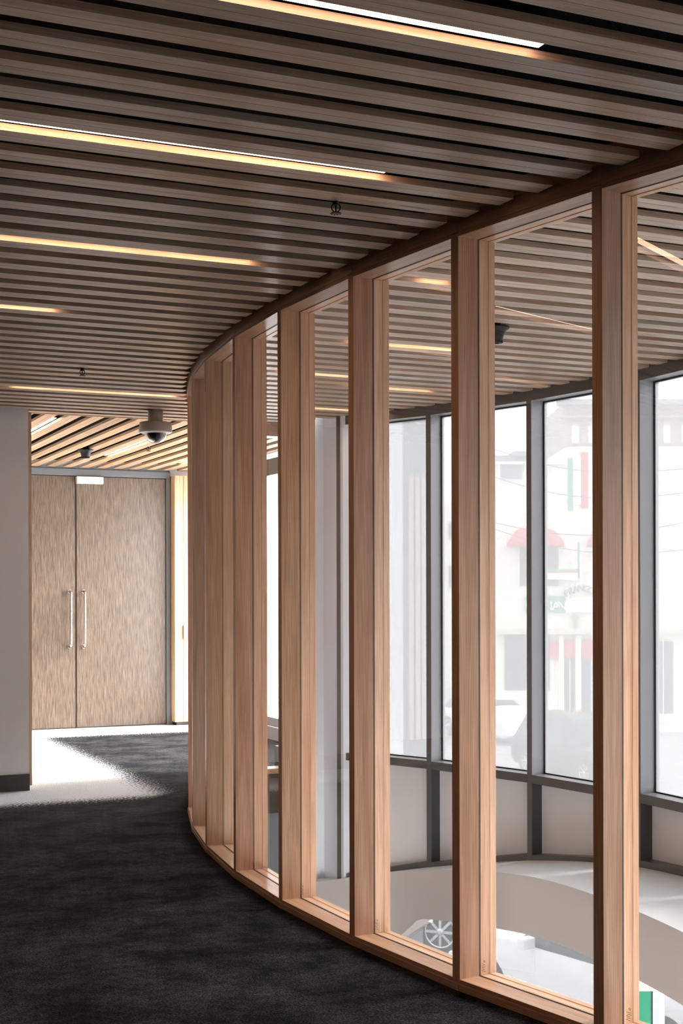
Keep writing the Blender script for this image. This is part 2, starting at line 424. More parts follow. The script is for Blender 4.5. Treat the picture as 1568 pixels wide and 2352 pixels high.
# ------------------------------------------------------------------ curved timber screen
scr = empty('timber_screen', P1(TH0+3*DTH))
tag(scr, 'curved glazed screen of tall timber posts on a low timber kerb beside the carpet', 'screen')
DP, PW = .162, .042
SILL, HEAD = .040, 2.650
def frame_at(deg):
    a = math.radians(deg); return Vector((math.cos(a), math.sin(a), 0)), Vector((math.sin(a), -math.cos(a), 0))
degs = [TH0+DTH*i for i in range(-3, 0)]+[10.80, 14.85, 19.38, 23.78, 28.34, 32.88, 37.28]+[TH0+DTH*i for i in range(7, 12)]
for i, dg in enumerate(degs):
    n, t = frame_at(dg); P = P1(dg)
    hue = [(1.0, .98, 1.0), (1.02, .96, .96), (.98, 1.02, .98), (1.05, .93, .95), (1.0, 1.03, .98), (.97, .98, 1.05)][(i*5+2) % 6]
    sec = [(-PW, 0), (0, 0), (0, .0868), (-.005, .0868), (-.005, .0942), (-PW+.005, .0942), (-PW+.005, .0868), (-PW, .0868)]
    pts = [P+t*a+n*b for a, b in sec]
    mb = MB(); mb.prism([p[:2] for p in pts], .026, HEAD+.012, tint=tuple(x*y for x, y in zip(rt(.12), hue)))
    mb.build('post', M['oak'], scr, bevel=.0012, loc=P)
    sec = [(-PW, .0945), (0, .0945), (0, .134), (.0035, .1355), (.0035, DP), (-PW-.0035, DP), (-PW-.0035, .1355), (-PW, .134)]
    pts = [P+t*a+n*b for a, b in sec]
    mb = MB(); mb.prism([p[:2] for p in pts], SILL+.0005, HEAD-.0005, tint=tuple(x*y for x, y in zip(rt(.12), (.96, 1.0, 1.06))))
    mb.build('rear_stile', M['oak'], scr, bevel=.001, loc=P)
ends = [TE]+degs
for i in range(len(ends)-1):
    d0, d1 = ends[i], ends[i+1]
    n0, t0 = frame_at(d0); n1, t1 = frame_at(d1)
    Pa = P1(d0); Pb = P1(d1)-t1*PW
    dirv = (Pb-Pa); Ln = dirv.length; dirv.normalize(); nn = Vector((-dirv.y, dirv.x, 0))
    if nn.dot(n0) < 0: nn = -nn
    Pj = Pb+dirv*(PW)                                  # base rails run on under the posts
    mb = MB()
    mb.box(Pa-nn*.003-dirv*.002, dirv*((Pj-Pa).length), nn*(DP+.006), UP*.0255)
    mb.build('base_rail', M['oak'], scr, bevel=.001, loc=Pa)
    mb = MB(); tt = rt(.1)
    mb.box(Pa+Vector((0, 0, .0255)), dirv*Ln, nn*.087, UP*(SILL-.0255), tint=tt)
    mb.box(Pa+nn*.094+Vector((0, 0, .0255)), dirv*Ln, nn*(DP-.094), UP*(SILL-.0255), tint=tuple(x*.97 for x in tt))
    mb.box(Pa+nn*.1355+Vector((0, 0, SILL)), dirv*Ln, nn*(DP-.1355), UP*.0025)
    mb.build('sill_board', M['oak'], scr, bevel=.001, loc=Pa)
    mb = MB(); tt = rt(.08)
    mb.box(Pa-nn*.004+Vector((0, 0, HEAD+.014)), dirv*((Pj-Pa).length+.004), nn*(DP+.008), UP*.115, tint=tt)
    mb.box(Pa+Vector((0, 0, HEAD)), dirv*Ln, nn*.087, UP*.014, tint=tt)
    mb.box(Pa+nn*.094+Vector((0, 0, HEAD)), dirv*Ln, nn*(DP-.094), UP*.014)
    mb.box(Pa+nn*.1355+Vector((0, 0, HEAD-.0025)), dirv*Ln, nn*(DP-.1355), UP*.0025)
    mb.build('head_rail', M['oak'], scr, bevel=.001, loc=Pa)
    mb = MB(); g0 = Pa+nn*.0875+Vector((0, 0, SILL-.010))
    mb.box(g0, dirv*Ln, nn*.006, UP*(HEAD-SILL+.02), tint=(1, 1, 1), mats6=None)
    # the room face carries the reflection, the far face stays clear
    for fi in range(len(mb.f)):
        vs = [mb.v[k] for k in mb.f[fi]]; c = sum(vs, Vector())/4
        mb.m[fi] = 0 if abs((c-g0).dot(nn)) < .0005 else 1
    gp = mb.build('glass_pane', [M['glass'], M['clear']], scr, loc=Pa)
    if i > 0:                                          # small etched maker's mark low on each pane
        o0 = Pa+dirv*.018+nn*.0862+UP*(SILL+.022); mk = MB()
        for r_, (xa, xb) in enumerate(((.000, .026), (.004, .022), (.000, .018), (.006, .026), (.002, .024))):
            mk.box(o0+dirv*xa*.8+UP*(.006*r_), dirv*(xb-xa)*.8, nn*.0006, UP*.0014, tint=(1, 1, 1))
        mk.lathe(o0+dirv*.014+UP*.036+nn*.0003, [(.0026, -.0003), (.004, -.0003), (.004, .0003), (.0026, .0003)], 20, axis=(dirv, UP, nn), caps=False)
        tag(mk.build('etched_mark', M['reader'], gp, loc=Pa), 'tiny grey maker mark at the bottom corner of the pane')
    mb = MB()
    for (a, b) in ((0.0, .0022), (Ln-.0022, Ln)):
        mb.box(Pa+dirv*a+nn*.0865+Vector((0, 0, SILL)), dirv*(b-a), nn*.0080, UP*(HEAD-SILL))
    for z in (SILL-.001, HEAD-.0012): mb.box(Pa+nn*.0868+Vector((0, 0, z)), dirv*Ln, nn*.0074, UP*.0025)
    g = mb.build('gasket', M['gasket'], gp)
# short straight return of the screen at the far edge of the void
s_c = P1(TE).dot(U)+.17
ret = empty('glazed_return', SQ((s_c+3.96)/2, QF, 0)); tag(ret, 'narrow clear glazed panel at the far floor edge beside the foyer', 'screen')
mb = MB(); sqbox(mb, s_c, 3.96, QF-.06, QF+.09, -.005, .035); mb.build('base_rail', M['oak'], ret)
mb = MB(); sqbox(mb, s_c, 3.96, QF-.06, QF+.09, HEAD-.035, HEAD+.05); mb.build('head_rail', M['oak'], ret)
mb = MB(); sqbox(mb, s_c, 3.96, QF+.005, QF+.011, .03, HEAD-.03, tint=(1, 1, 1)); mb.build('glass_pane', M['clear'], ret)

# ------------------------------------------------------------------ curved window wall (upper storey)
TZ, HB, MW, MD = .221, 2.636, .046, .135
def zled(a):                                           # the ledge below falls away to the left
    tab = [(-60, -.13), (12, -.150), (22.5, -.180), (27.5, -.205), (31.2, -.243), (36.3, -.33), (40, -.41), (44.7, -.523), (50, -.66), (54, -.78)]
    for (a0, z0), (a1, z1) in zip(tab, tab[1:]):
        if a0 <= a <= a1: return z0+(z1-z0)*(a-a0)/(a1-a0)
    return tab[-1][1] if a > 54 else tab[0][1]
for i in range(len(MUL)-1):
    d0, d1 = MUL[i], MUL[i+1]
    A0, A1 = P2(d0), P2(d1)
    dv = A1-A0; Ln = dv.length; dv.normalize(); nn = Vector((-dv.y, dv.x, 0))
    if nn.dot(A0-C2) < 0: nn = -nn
    w = empty('window_%d' % (i+1), A0); tag(w, kind='structure')
    zb = min(zled(d0), zled(d1))
    mb = MB()
    mb.box(A0+UP*zb, dv*MW, nn*.004, UP*(CEIL+.08-zb), tint=(1, 1, 1), mi=0)
    mb.box(A0+nn*.004+UP*zb, dv*MW, nn*MD, UP*(TZ-zb), tint=(1, 1, 1), mi=2)
    mb.box(A0+nn*.004+UP*TZ, dv*MW, nn*MD, UP*(CEIL+.08-TZ), tint=(1, 1, 1), mi=1)  # lighter sides above the transom, daylight put into the metal colour
    mb.build('mullion', [M['bronze'], M['alu'], M['skirting']], w, bevel=.001, loc=A0)
    mb = MB()
    mb.box(A0+dv*MW+UP*(TZ-.055), dv*(Ln-MW), nn*.004, UP*.054, tint=(1, 1, 1), mi=0)
    mb.box(A0+dv*MW+nn*.004+UP*(TZ-.055), dv*(Ln-MW), nn*MD, UP*.055, tint=(1, 1, 1), mi=1)
    mb.build('transom', [M['bronze'], M['alu']], w, loc=A0)
    mb = MB()
    mb.box(A0+dv*MW+UP*HB, dv*(Ln-MW), nn*.004, UP*(CEIL+.08-HB), tint=(1, 1, 1), mi=0)
    mb.box(A0+dv*MW+nn*.004+UP*(HB+.001), dv*(Ln-MW), nn*MD, UP*(CEIL+.08-HB), tint=(1, 1, 1), mi=1)
    mb.build('head_rail', [M['bronze'], M['alu']], w, loc=A0)
    # glass with dark gasket and slim outer frame
    g0 = A0+dv*(MW+.012)+nn*(MD-.030)+UP*(TZ+.006); gl = Ln-MW-.018; gh = HB-TZ-.012
    mb = MB(); mb.box(g0, dv*gl, nn*.010, UP*gh, tint=(1, 1, 1))
    for fi in range(len(mb.f)):
        c = sum([mb.v[k] for k in mb.f[fi]], Vector())/4
        mb.m[fi] = 0 if abs((c-g0).dot(nn)) < .0005 else 1
    gp = mb.build('glass_pane', [M['curtain_glass'] if i < 4 else M['near_fill_glass'], M['clear']], w, loc=A0)
    mb = MB()
    for a in (MW, Ln-.012): mb.box(A0+dv*a+nn*(MD-.034)+UP*TZ, dv*.013, nn*.02, UP*(HB-TZ), tint=(1, 1, 1))
    for z in (TZ, HB-.008): mb.box(A0+dv*MW+nn*(MD-.034)+UP*z, dv*(Ln-MW), nn*.02, UP*.008, tint=(1, 1, 1))
    g = mb.build('gasket', M['gasket'], gp)
    # spandrel panel below
    za, zc = zled(d0)+.03, zled(d1)+.03
    q0_ = A0+dv*MW+nn*(MD-.05); q1_ = A1+nn*(MD-.05)
    mb = MB(); mb.prism([q0_[:2], q1_[:2], (q1_+nn*.02)[:2], (q0_+nn*.02)[:2]], [za-.05, zc-.05, zc-.05, za-.05], TZ-.05, tint=(1, 1, 1))
    mb.build('spandrel_panel', M['panel'], w, loc=A0)
    b0 = A0+dv*MW; b1 = A1
    mb = MB(); mb.prism([b0[:2], b1[:2], (b1+nn*MD)[:2], (b0+nn*MD)[:2]], [za-.05, zc-.05, zc-.05, za-.05], [za+.012, zc+.012, zc+.012, za+.012], tint=(1, 1, 1))
    mb.build('bottom_rail', M['bronze'], w, loc=A0)

# sloping curved ledge under the windows
def rin(a):
    tab = [(-60, -1.05), (5, -.85), (12.9, -.80), (22.5, -.755), (32.6, -.65), (38.7, -.44), (43.8, -.17), (47.8, -.03), (50.6, -.035), (54, -.05)]
    for (a0, z0), (a1, z1) in zip(tab, tab[1:]):
        if a0 <= a <= a1: return z0+(z1-z0)*(a-a0)/(a1-a0)
    return -.05
def smooth(fn, a): return sum(fn(a+d) for d in (-2, -1, 0, 1, 2))/5
mb = MB(); angs = [54-.75*i for i in range(0, 135)]
def ring(a):
    r0 = smooth(rin, a); z = smooth(zled, a)
    hgt = .335 if a < 44 else .335+(a-44)*.055
    pi, po = P2(a, r0), P2(a, .10)
    return [pi+UP*z, po+UP*z, po+UP*(z-hgt), pi+UP*(z-hgt)]
b0 = None
for a in angs:
    rg = ring(a); b = len(mb.v); mb.v += rg
    if b0 is not None:
        for k, mi in ((0, 0), (1, 1), (2, 1), (3, 1)):
            k2 = (k+1) % 4; mb.face([b0+k, b0+k2, b+k2, b+k], [(0, 0)]*4, (1, 1, 1), mi, True)
    b0 = b
lg = mb.build('trim_2', [M['ledge'], M['taupe']], recalc=True); tag(lg, kind='structure')
lg.data.polygons.foreach_set('use_smooth', [False]*len(lg.data.polygons))
# lower storey glazing
for i in range(0, len(MUL)-1):
    d0, d1 = MUL[i], MUL[i+1]
    if d0 > 47: pass
    A0, A1 = P2(d0, .06), P2(d1, .06); dv = A1-A0; Ln = dv.length; dv.normalize(); nn = Vector((-dv.y, dv.x, 0))
    if nn.dot(A0-C2) < 0: nn = -nn
    zt = min(zled(d0), zled(d1))-.2
    w = empty('window_%d' % (i+20), A0+UP*-3.5); tag(w, kind='structure')
    mb = MB(); mb.box(A0+UP*-3.5, dv*Ln, nn*.01, UP*(zt+3.5), tint=(1, 1, 1))
    for fi in range(len(mb.f)):
        c = sum([mb.v[k] for k in mb.f[fi]], Vector())/4
        mb.m[fi] = 0 if abs((c-A0).dot(nn)) < .0005 else 1
    mb.build('glass_pane', [M['lower_glass'] if i < 4 else M['near_lower_fill_glass'], M['clear']], w)
    if i not in (1, 2, 3):
        mb = MB(); mb.box(A0+UP*-3.5, dv*.05, nn*.1, UP*(zt+3.5), tint=(1, 1, 1)); mb.build('mullion', M['alu'], w)

# ------------------------------------------------------------------ walls
mb = MB(); sqbox(mb, -3.3, 1.95, 9.80, 9.95, .118, CEIL+.08); sqbox(mb, -3.3, 1.95, 9.95, 10.05, 0, CEIL+.08)
sqbox(mb, -3.3, 1.95, 9.82, 9.95, 0, .118)
tag(mb.build('wall_left', M['plaster']), kind='structure')
mb = MB(); sqbox(mb, -3.3, 1.953, 9.788, 9.82, 0, .118); tag(mb.build('baseboard_left', M['skirting']), kind='structure')
mb = MB(); sqbox(mb, 1.952, 1.975, 9.815, 10.08, .032, CEIL-.012); tag(mb.build('trim_3', M['foyer_oak']), kind='structure')
mb = MB(); sqbox(mb, 3.975, 4.5, 9.56, QF-.02, -3.5, CEIL+.08); sqbox(mb, 4.128, 4.62, 9.20, 9.58, -3.5, CEIL+.08)
tag(mb.build('wall_right', M['whitewall']), kind='structure')
mb = MB(); sqbox(mb, -3.3, -3.2, -3.3, 14.3, 0, CEIL+.1); tag(mb.build('wall_side', M['brownclad']), kind='structure')  # unseen; finished dark to cut bounce light on the posts
mb = MB(); sqbox(mb, -3.3, 4.6, -3.3, -3.2, 0, CEIL+.1); tag(mb.build('wall_back', M['brownclad']), kind='structure')  # unseen; dark colour keeps bounce light off the post fronts
# the storey below: outer walls, near side left open to let light in
mb = MB(); sqbox(mb, -3.3, -3.2, -3.3, 14.3, -3.5, -.1); sqbox(mb, -3.3, 4.9, 14.2, 14.3, -3.5, -.1); sqbox(mb, 4.75, 4.9, QF+.3, 14.2, -3.5, 0)
tag(mb.build('wall_lower', M['plaster']), kind='structure')
# door wall
DQ = 14.10
sA, sB, sC, sD = s_on(DQ, 68)-.35, s_on(DQ, 172), s_on(DQ, 176), s_on(DQ, 380)
sJ = s_on(DQ, 390)
DTOP = 2.61
mb = MB(); sqbox(mb, -3.3, sA-.05, DQ, DQ+.15, 0, CEIL+.08); sqbox(mb, sJ, 6, DQ+.0, DQ+.15, 0, CEIL+.08); sqbox(mb, sA-.05, sJ, DQ+.06, DQ+.15, 0, CEIL+.08)
tag(mb.build('wall_back', M['plaster']), kind='structure')
d = empty('door_1', SQ((sB+sC)/2, DQ, 0)); tag(d, kind='structure')
mb = MB()
sqbox(mb, sA-.05, sJ, DQ-.03, DQ+.06, DTOP+.006, CEIL-.015); sqbox(mb, sD+.004, sJ, DQ-.03, DQ+.06, 0, DTOP+.006); sqbox(mb, sA-.05, sA-.004, DQ-.03, DQ+.06, 0, DTOP+.006)
mb.build('door_frame', M['frame'], d, bevel=.002, loc=d.location)
for (a, b) in ((sA, sB-.001), (sC+.001, sD)):
    mb = MB(); sqbox(mb, a, b, DQ, DQ+.045, .008, DTOP, tint=(1, 1, 1), long=2)
    lf = mb.build('door_leaf', M['veneer'], d, bevel=.0015, loc=SQ((a+b)/2, DQ, 0))
    # D pull handle
    px = 163 if b < sC else 195
    sh = s_on(DQ-.06, px); z0, z1 = EYE-(1489-HZ)/F*14.15, EYE-(1353-HZ)/F*14.15
    qh = DQ-.062; rr = .014; base = DQ
    pts = [SQ(sh, base, z0+.02), SQ(sh, qh+.03, z0+.02)]
    pts += [SQ(sh, qh+.03-.03*math.sin(t), z0+.02+.03-.03*math.cos(t)) for t in [math.pi/2*k/6 for k in range(1, 7)]]
    pts += [SQ(sh, qh+.03-.03*math.cos(t), z1-.05+.03*math.sin(t)) for t in [math.pi/2*k/6 for k in range(0, 7)]]
    pts += [SQ(sh, base, z1-.02)]
    mb = MB(); mb.tube(pts, rr, 14); mb.lathe(SQ(sh, base-.004, z0+.02), [(.022, 0), (.022, .004)], 20, axis=(U, UP, V)); mb.lathe(SQ(sh, base-.004, z1-.02), [(.022, 0), (.022, .004)], 20, axis=(U, UP, V))
    h = mb.build('door_handle', M['steel'], lf)
# timber pilaster right of the door
pq = DQ-.16
s0, s1, s2 = s_on(pq, 401.5), s_on(pq, 421), s_on(pq, 421)+.42
mb = MB()
mb.box(SQ(s0, pq, .035), U*(s1-s0-.002), V*.16, UP*(CEIL-.06-.035), long=2); mb.box(SQ(s1+.002, pq, .035), U*.19, V*.16, UP*(CEIL-.06-.035), long=2); mb.box(SQ(s1+.196, pq, .035), U*.3, V*.16, UP*(CEIL-.06-.035), long=2)
tag(mb.build('trim_4', M['foyer_oak'], bevel=.001), kind='structure')
mb = MB(); sqbox(mb, s0+.02, s1+.45, pq+.01, DQ, 0, .036); tag(mb.build('baseboard_back', M['skirting']), kind='structure')
mb = MB(); sr = s_on(pq, 425.5); zr = EYE-(1451-HZ)/F*14.5
sqbox(mb, sr-.027, sr+.03, pq-.022, pq, zr-.075, zr+.075)
o = mb.build('card_reader', M['reader'], bevel=.004, loc=SQ(sr, pq, zr)); tag(o, 'slim grey card reader mounted on the pale timber pilaster beside the doors', 'card reader')
# exit light on the door head
se0, se1 = s_on(DQ-.06, 177), s_on(DQ-.06, 238)
e = empty('exit_light', SQ((se0+se1)/2, DQ-.05, 2.58)); tag(e, 'small blank white light box fixed over the top of the double doors', 'light box')
zt, zb = EYE-(1092-HZ)/F*14.15, EYE-(1108.5-HZ)/F*14.15
mb = MB(); sqbox(mb, se0, se1, DQ-.065, DQ-.003, zb, zt, tint=(1, 1, 1)); mb.build('casing', M['whiteplastic'], e, bevel=.003, loc=e.location)
mb = MB(); sqbox(mb, se0+.01, se1-.01, DQ-.068, DQ-.064, zb+.008, zt-.008, tint=(1, 1, 1)); mb.build('cover', M['whiteplastic'], e, loc=e.location)

# foyer window wall on the right
FS = 4.75
for i, (q0, q1) in enumerate(((QF+.35, 11.55), (11.6, 13.0), (13.05, 14.1))):
    w = empty('window_%d' % (40+i), SQ(FS, q0, 0)); tag(w, kind='structure')
    mb = MB(); sqbox(mb, FS-.02, FS+.12, q0-.05, q1, 0, .12); mb.build('kerb', M['ledge'], w, loc=w.location)
    mb = MB()
    for z in (.12, 2.56): sqbox(mb, FS+.02, FS+.10, q0-.05, q1, z, z+.08)
    sqbox(mb, FS+.02, FS+.10, q0-.05, q0, .12, 2.64)
    mb.build('window_frame', M['alu'], w, loc=w.location)
    mb = MB(); sqbox(mb, FS+.055, FS+.061, q0, q1, .2, 2.56, tint=(1, 1, 1))
    for fi in range(len(mb.f)):
        c = sum([mb.v[k] for k in mb.f[fi]], Vector())/4
        mb.m[fi] = 0 if abs(c.dot(U)-(FS+.055)) < .0005 else 1
    mb.build('glass_pane', [M['foyer_glass'], M['clear']], w, loc=w.location)
    mb = MB(); sqbox(mb, FS-.03, FS+.02, q0, q1-.01, 2.52, 2.68); mb.build('blind_cassette', M['bronze'], w, bevel=.004, loc=w.location)
mb = MB(); sqbox(mb, 4.5, 5.135, QF-.18, QF+.28, .16, 3.6, tint=(1, 1, 1)); sqbox(mb, 4.5, 5.18, QF-.21, QF+.30, .05, .16, tint=(1, 1, 1)); sqbox(mb, 4.5, 5.1, QF-.18, QF+.28, -3.5, .05, tint=(1, 1, 1))
tag(mb.build('wall_outer', M['render']), kind='structure')
for kx, px in enumerate((937, 952, 966)):  # pink strips stand in for the posts' reflection in the window glass
    s0 = s_on(QF-.18, px)
    mb = MB(); sqbox(mb, s0, s0+.040, QF-.20, QF-.18, .22, 2.33)
    tag(mb.build('trim_%d' % (kx+5), M['post_reflection']), kind='structure')
# grey box on the foyer floor by the far edge
p = SQ(s_on(QF+.25, 641), QF+.25, 0)
mb = MB(); mb.box(p+U*-.02, U*.09, V*.06, UP*.17); mb.box(p+U*-.028+V*-.008, U*.106, V*.076, UP*.006)
tag(mb.build('floor_box', M['frame'], bevel=.002, loc=p), 'small upright grey box standing on the foyer carpet by the floor edge', 'floor box')

# ------------------------------------------------------------------ ceiling fittings
# dome camera
c = Vector(((358-784)/F*9.78, 9.78, CEIL))
cam_ = empty('dome_camera', c); tag(cam_, 'beige ceiling mounted security camera with a clear black-filled dome', 'security camera')
MB().lathe(c, [(.054, .02), (.054, -.078), (.050, -.082)][::-1], 40).build('mounting_tube', M['beigeplastic'], cam_, loc=c)
MB().lathe(c, [(.085, -.080), (.112, -.086), (.114, -.092), (.119, -.150), (.117, -.154)][::-1], 48).build('housing', M['beigeplastic'], cam_, loc=c)
MB().lathe(c, [(.117, -.154), (.105, -.160), (.080, -.163), (.06, -.163)][::-1], 48).build('rim', M['whiteplastic'], cam_, loc=c)
dome = [(.078*math.cos(t), -.163-.072*math.sin(t)) for t in [math.pi/2*k/12 for k in range(12)]]+[(.001, -.235)]
MB().lathe(c, dome[::-1], 40, caps=False).build('dome', M['dome'], cam_, loc=c)
dome2 = [(.062*math.cos(t), -.162-.060*math.sin(t)) for t in [math.pi/2*k/10 for k in range(10)]]+[(.001, -.222)]
MB().lathe(c, dome2[::-1], 32, caps=False).build('lens_unit', M['dark'], cam_, loc=c)
def detector(c, label):
    e = empty('smoke_detector', c); tag(e, label, 'smoke detector', 'black smoke detectors on the ceilings')
    MB().lathe(c, [(.028, -.002), (.028, .03)], 24).build('mounting_block', M['darkmetal'], e, loc=c)
    MB().lathe(c, [(.020, -.074), (.026, -.080), (.033, -.074), (.044, -.040), (.052, -.022), (.070, -.010), (.072, -.004), (.066, .0)], 32).build('housing', M['dark'], e, loc=c)
    mb = MB()
    for k in range(12):
        a = 2*math.pi*k/12; r = Vector((math.cos(a), math.sin(a), 0)); t = Vector((-r.y, r.x, 0))
        mb.box(c+r*.028+t*-.003+UP*-.079, r*.010, t*.006, UP*.014)
    mb.build('vent', M['darkmetal'], e, loc=c)
detector(Vector(((197-784)/F*12.40, 12.40, CEIL)), 'black smoke detector on the foyer ceiling in front of the doors')
detector(Vector(((1138-784)/F*6.72, 6.72, CEIL)), 'black smoke detector half hidden behind the fifth post over the void')
def sprinkler(c, label):
    e = empty('sprinkler_head', c); tag(e, label, 'sprinkler', 'fire sprinkler heads')
    MB().lathe(c, [(.010, -.012), (.012, .04)], 16).build('body', M['darkmetal'], e, loc=c)
    mb = MB()
    for sx in (-1, 1): mb.tube([c+Vector((sx*.010, 0, -.008)), c+Vector((sx*.015, 0, -.018)), c+Vector((sx*.013, 0, -.027)), c+Vector((sx*.004, 0, -.036))], .0022, 8)
    mb.tube([c+UP*-.01, c+UP*-.034], .003, 8); mb.build('frame_arms', M['darkmetal'], e, loc=c)
    mb = MB(); mb.lathe(c+UP*-.038, [(.005, 0), (.016, -.001), (.016, .0006), (.005, .002)], 24)
    for k in range(10):
        a = 2*math.pi*k/10; r = Vector((math.cos(a), math.sin(a), 0)); t = Vector((-r.y, r.x, 0)); mb.box(c+r*.014+t*-.0018+UP*-.0405, r*.005, t*.0036, UP*.0015)
    mb.build('deflector', M['darkmetal'], e, loc=c)
sprinkler(Vector(((773-784)/F*4.56, 4.56, CEIL)), 'dark sprinkler head below the slats near the middle of the left ceiling')
sprinkler(Vector(((190-784)/F*7.95, 7.95, CEIL)), 'tiny dark sprinkler head on the left ceiling above the far strip light')
sprinkler(Vector(((342-784)/F*12.2, 12.2, CEIL)), 'tiny dark sprinkler head on the foyer ceiling below the dome camera')

# ------------------------------------------------------------------ ground and street
mb = MB(); mb.box((-60, -12, -3.6), (160, 0, 0), (0, 150, 0), (0, 0, .1), tint=(1, 1, 1)); tag(mb.build('ground', M['road']), kind='structure')
def car(name, origin, heading, paint, label, group=None, suv=False):
    """heading = direction the nose points"""
    h = Vector(heading).normalized(); side = Vector((-h.y, h.x, 0)); o = Vector(origin)
    e = empty(name, o); tag(e, label, 'car', group)
    H = 1.68 if suv else 1.44; Lc = 4.6; hw = .90
    # station: x, half width low, belt z, roof z, roof half width
    st = [(-2.30, .72, .62, .66, .60), (-2.24, .84, .86, .90, .66), (-2.05, .88, .97, 1.10 if suv else 1.00, .66), (-1.75, .89, .98, H-.08 if suv else 1.12, .62),
          (-1.30, .90, .97, H-.01, .62), (-.6, .91, .96, H, .64), (.05, .91, .95, H-.02, .63), (.45, .91, .94, H-.14, .60), (.85, .90, .94, 1.14, .62), (1.15, .90, .93, .96, .70),
          (1.75, .88, .86, .90, .68), (2.10, .84, .76, .80, .62), (2.26, .74, .56, .60, .55)]
    v = []; f = []; mi = []
    def P(x, y, z): return h*x + side*y + UP*z
    for (x, w, b, r, rw) in st:
        lo = .30 if abs(x) > 2.1 else .22
        for sy in (1, -1):
            pass
        v += [P(x, -w*.92, lo), P(x, -w, lo+.12), P(x, -w, b*.8), P(x, -w*.97, b), P(x, -rw, r), P(x, 0, r+.025), P(x, rw, r), P(x, w*.97, b), P(x, w, b*.8), P(x, w, lo+.12), P(x, w*.92, lo), P(x, 0, lo)]
    n = 12
    for i in range(len(st)-1):
        for k in range(n):
            k2 = (k+1) % n; f.append((i*n+k, i*n+k2, (i+1)*n+k2, (i+1)*n+k))
            x = (st[i][0]+st[i+1][0])/2
            g = 0
            if k in (3, 6) and -1.9 < x < .95 and not (-.65 < x < -.6): g = 1
            if k in (4, 5) and (.42 < x < .95 or (-2.1 < x < -1.5 and suv) or (-1.8 < x < -1.3 and not suv)): g = 1
            mi.append(g)
    f.append(tuple(range(n))[::-1]); mi.append(0); f.append(tuple((len(st)-1)*n+k for k in range(n))); mi.append(0)
    me = bpy.data.meshes.new('body'); me.from_pydata([tuple(p) for p in v], [], f)
    for pl, g in zip(me.polygons, mi): pl.material_index = g
    me.materials.append(paint); me.materials.append(M['carglass'])
    bm = bmesh.new(); bm.from_mesh(me); bmesh.ops.recalc_face_normals(bm, faces=bm.faces); bm.to_mesh(me); bm.free()
    ob = bpy.data.objects.new('body', me); C.objects.link(ob); ob.parent = e
    bv = ob.modifiers.new('bevel', 'BEVEL'); bv.width = .03; bv.segments = 2; bv.limit_method = 'ANGLE'; bv.angle_limit = .4
    for x in (-1.38, 1.38):
        for sy in (-1, 1):
            c = o+h*x+side*(sy*.80)+UP*.34
            ax = (h, UP, side*sy)
            wm = MB(); wm.lathe(c, [(.20, -.08), (.32, -.10), (.345, -.07), (.345, .09), (.33, .115), (.23, .12), (.22, .10)], 36, axis=ax)
            wo = wm.build('wheel', M['tyre'], e, loc=o)
            rm = MB(); rm.lathe(c, [(.225, .0), (.225, .105), (.20, .110), (.19, .08), (.19, .0)], 36, axis=ax)
            rm.lathe(c, [(.05, .07), (.05, .11), (.02, .118)], 16, axis=ax)
            for k in range(8):
                a = 2*math.pi*k/8; r = h*math.cos(a)+UP*math.sin(a); t = r.cross(side)
                rm.box(c+r*.03-t*.018+side*(sy*.085), r*.17, t*.036, side*(sy*.018))
            rr = rm.build('rim', M['rim'], wo)
    for x, mm, nm in ((2.16, M['exwhite'], 'headlight'), (-2.22, M['red'], 'tail_light')):
        for sy in (-1, 1):
            lm = MB(); lm.box(o+h*(x-.05)+side*(sy*.56)-side*.14+UP*.62, h*.12, side*.28, UP*.13); lm.build(nm, mm, e, bevel=.02, loc=o)
    for x in (2.2, -2.32):
        lm = MB(); lm.box(o+h*x+side*-.78+UP*.30, h*.09, side*1.56, UP*.22); lm.build('bumper', paint, e, bevel=.03, loc=o)
    for sy in (-1, 1):
        lm = MB(); lm.box(o+h*.55+side*(sy*.98)-side*.09+UP*.93, h*.12, side*.18, UP*.13); lm.build('mirror', paint, e, bevel=.02, loc=o)
    lm = MB(); lm.lathe(o+h*-2.37+side*.5+UP*.27, [(.035, 0), (.04, .12)], 16, axis=(side, UP, h)); lm.build('exhaust', M['rim'], e, loc=o)
    return e
NV = -V
c0 = at(1290, 1783, -3.5)
car('car', Vector((6.35, 36.2, -3.5)), (.41, -.91, 0), M['carblack'], 'dark four-wheel-drive with alloy wheels parked across the street behind the middle windows', suv=True)
car('car', Vector((5.0, 46.0, -3.5)), (.41, -.91, 0), M['carwhite'], 'white hatchback, half seen at the left of the street, farther than the dark one')
car('car', Vector((-2.3, 45.0, -3.5)), (.41, -.91, 0), M['carsilver'], 'silver car seen in the sliver of street beyond the foyer window')
car('car', Vector((.35, 19.74, -3.5)), (-.93, .36, 0), M['cargrey'], 'grey parked car whose wheel and rear bumper show under the curved ledge')
car('car', Vector((3.2, 15.3, -3.5)), (-.55, .83, 0), M['carwhite'], 'bright white car corner low behind the sixth post')

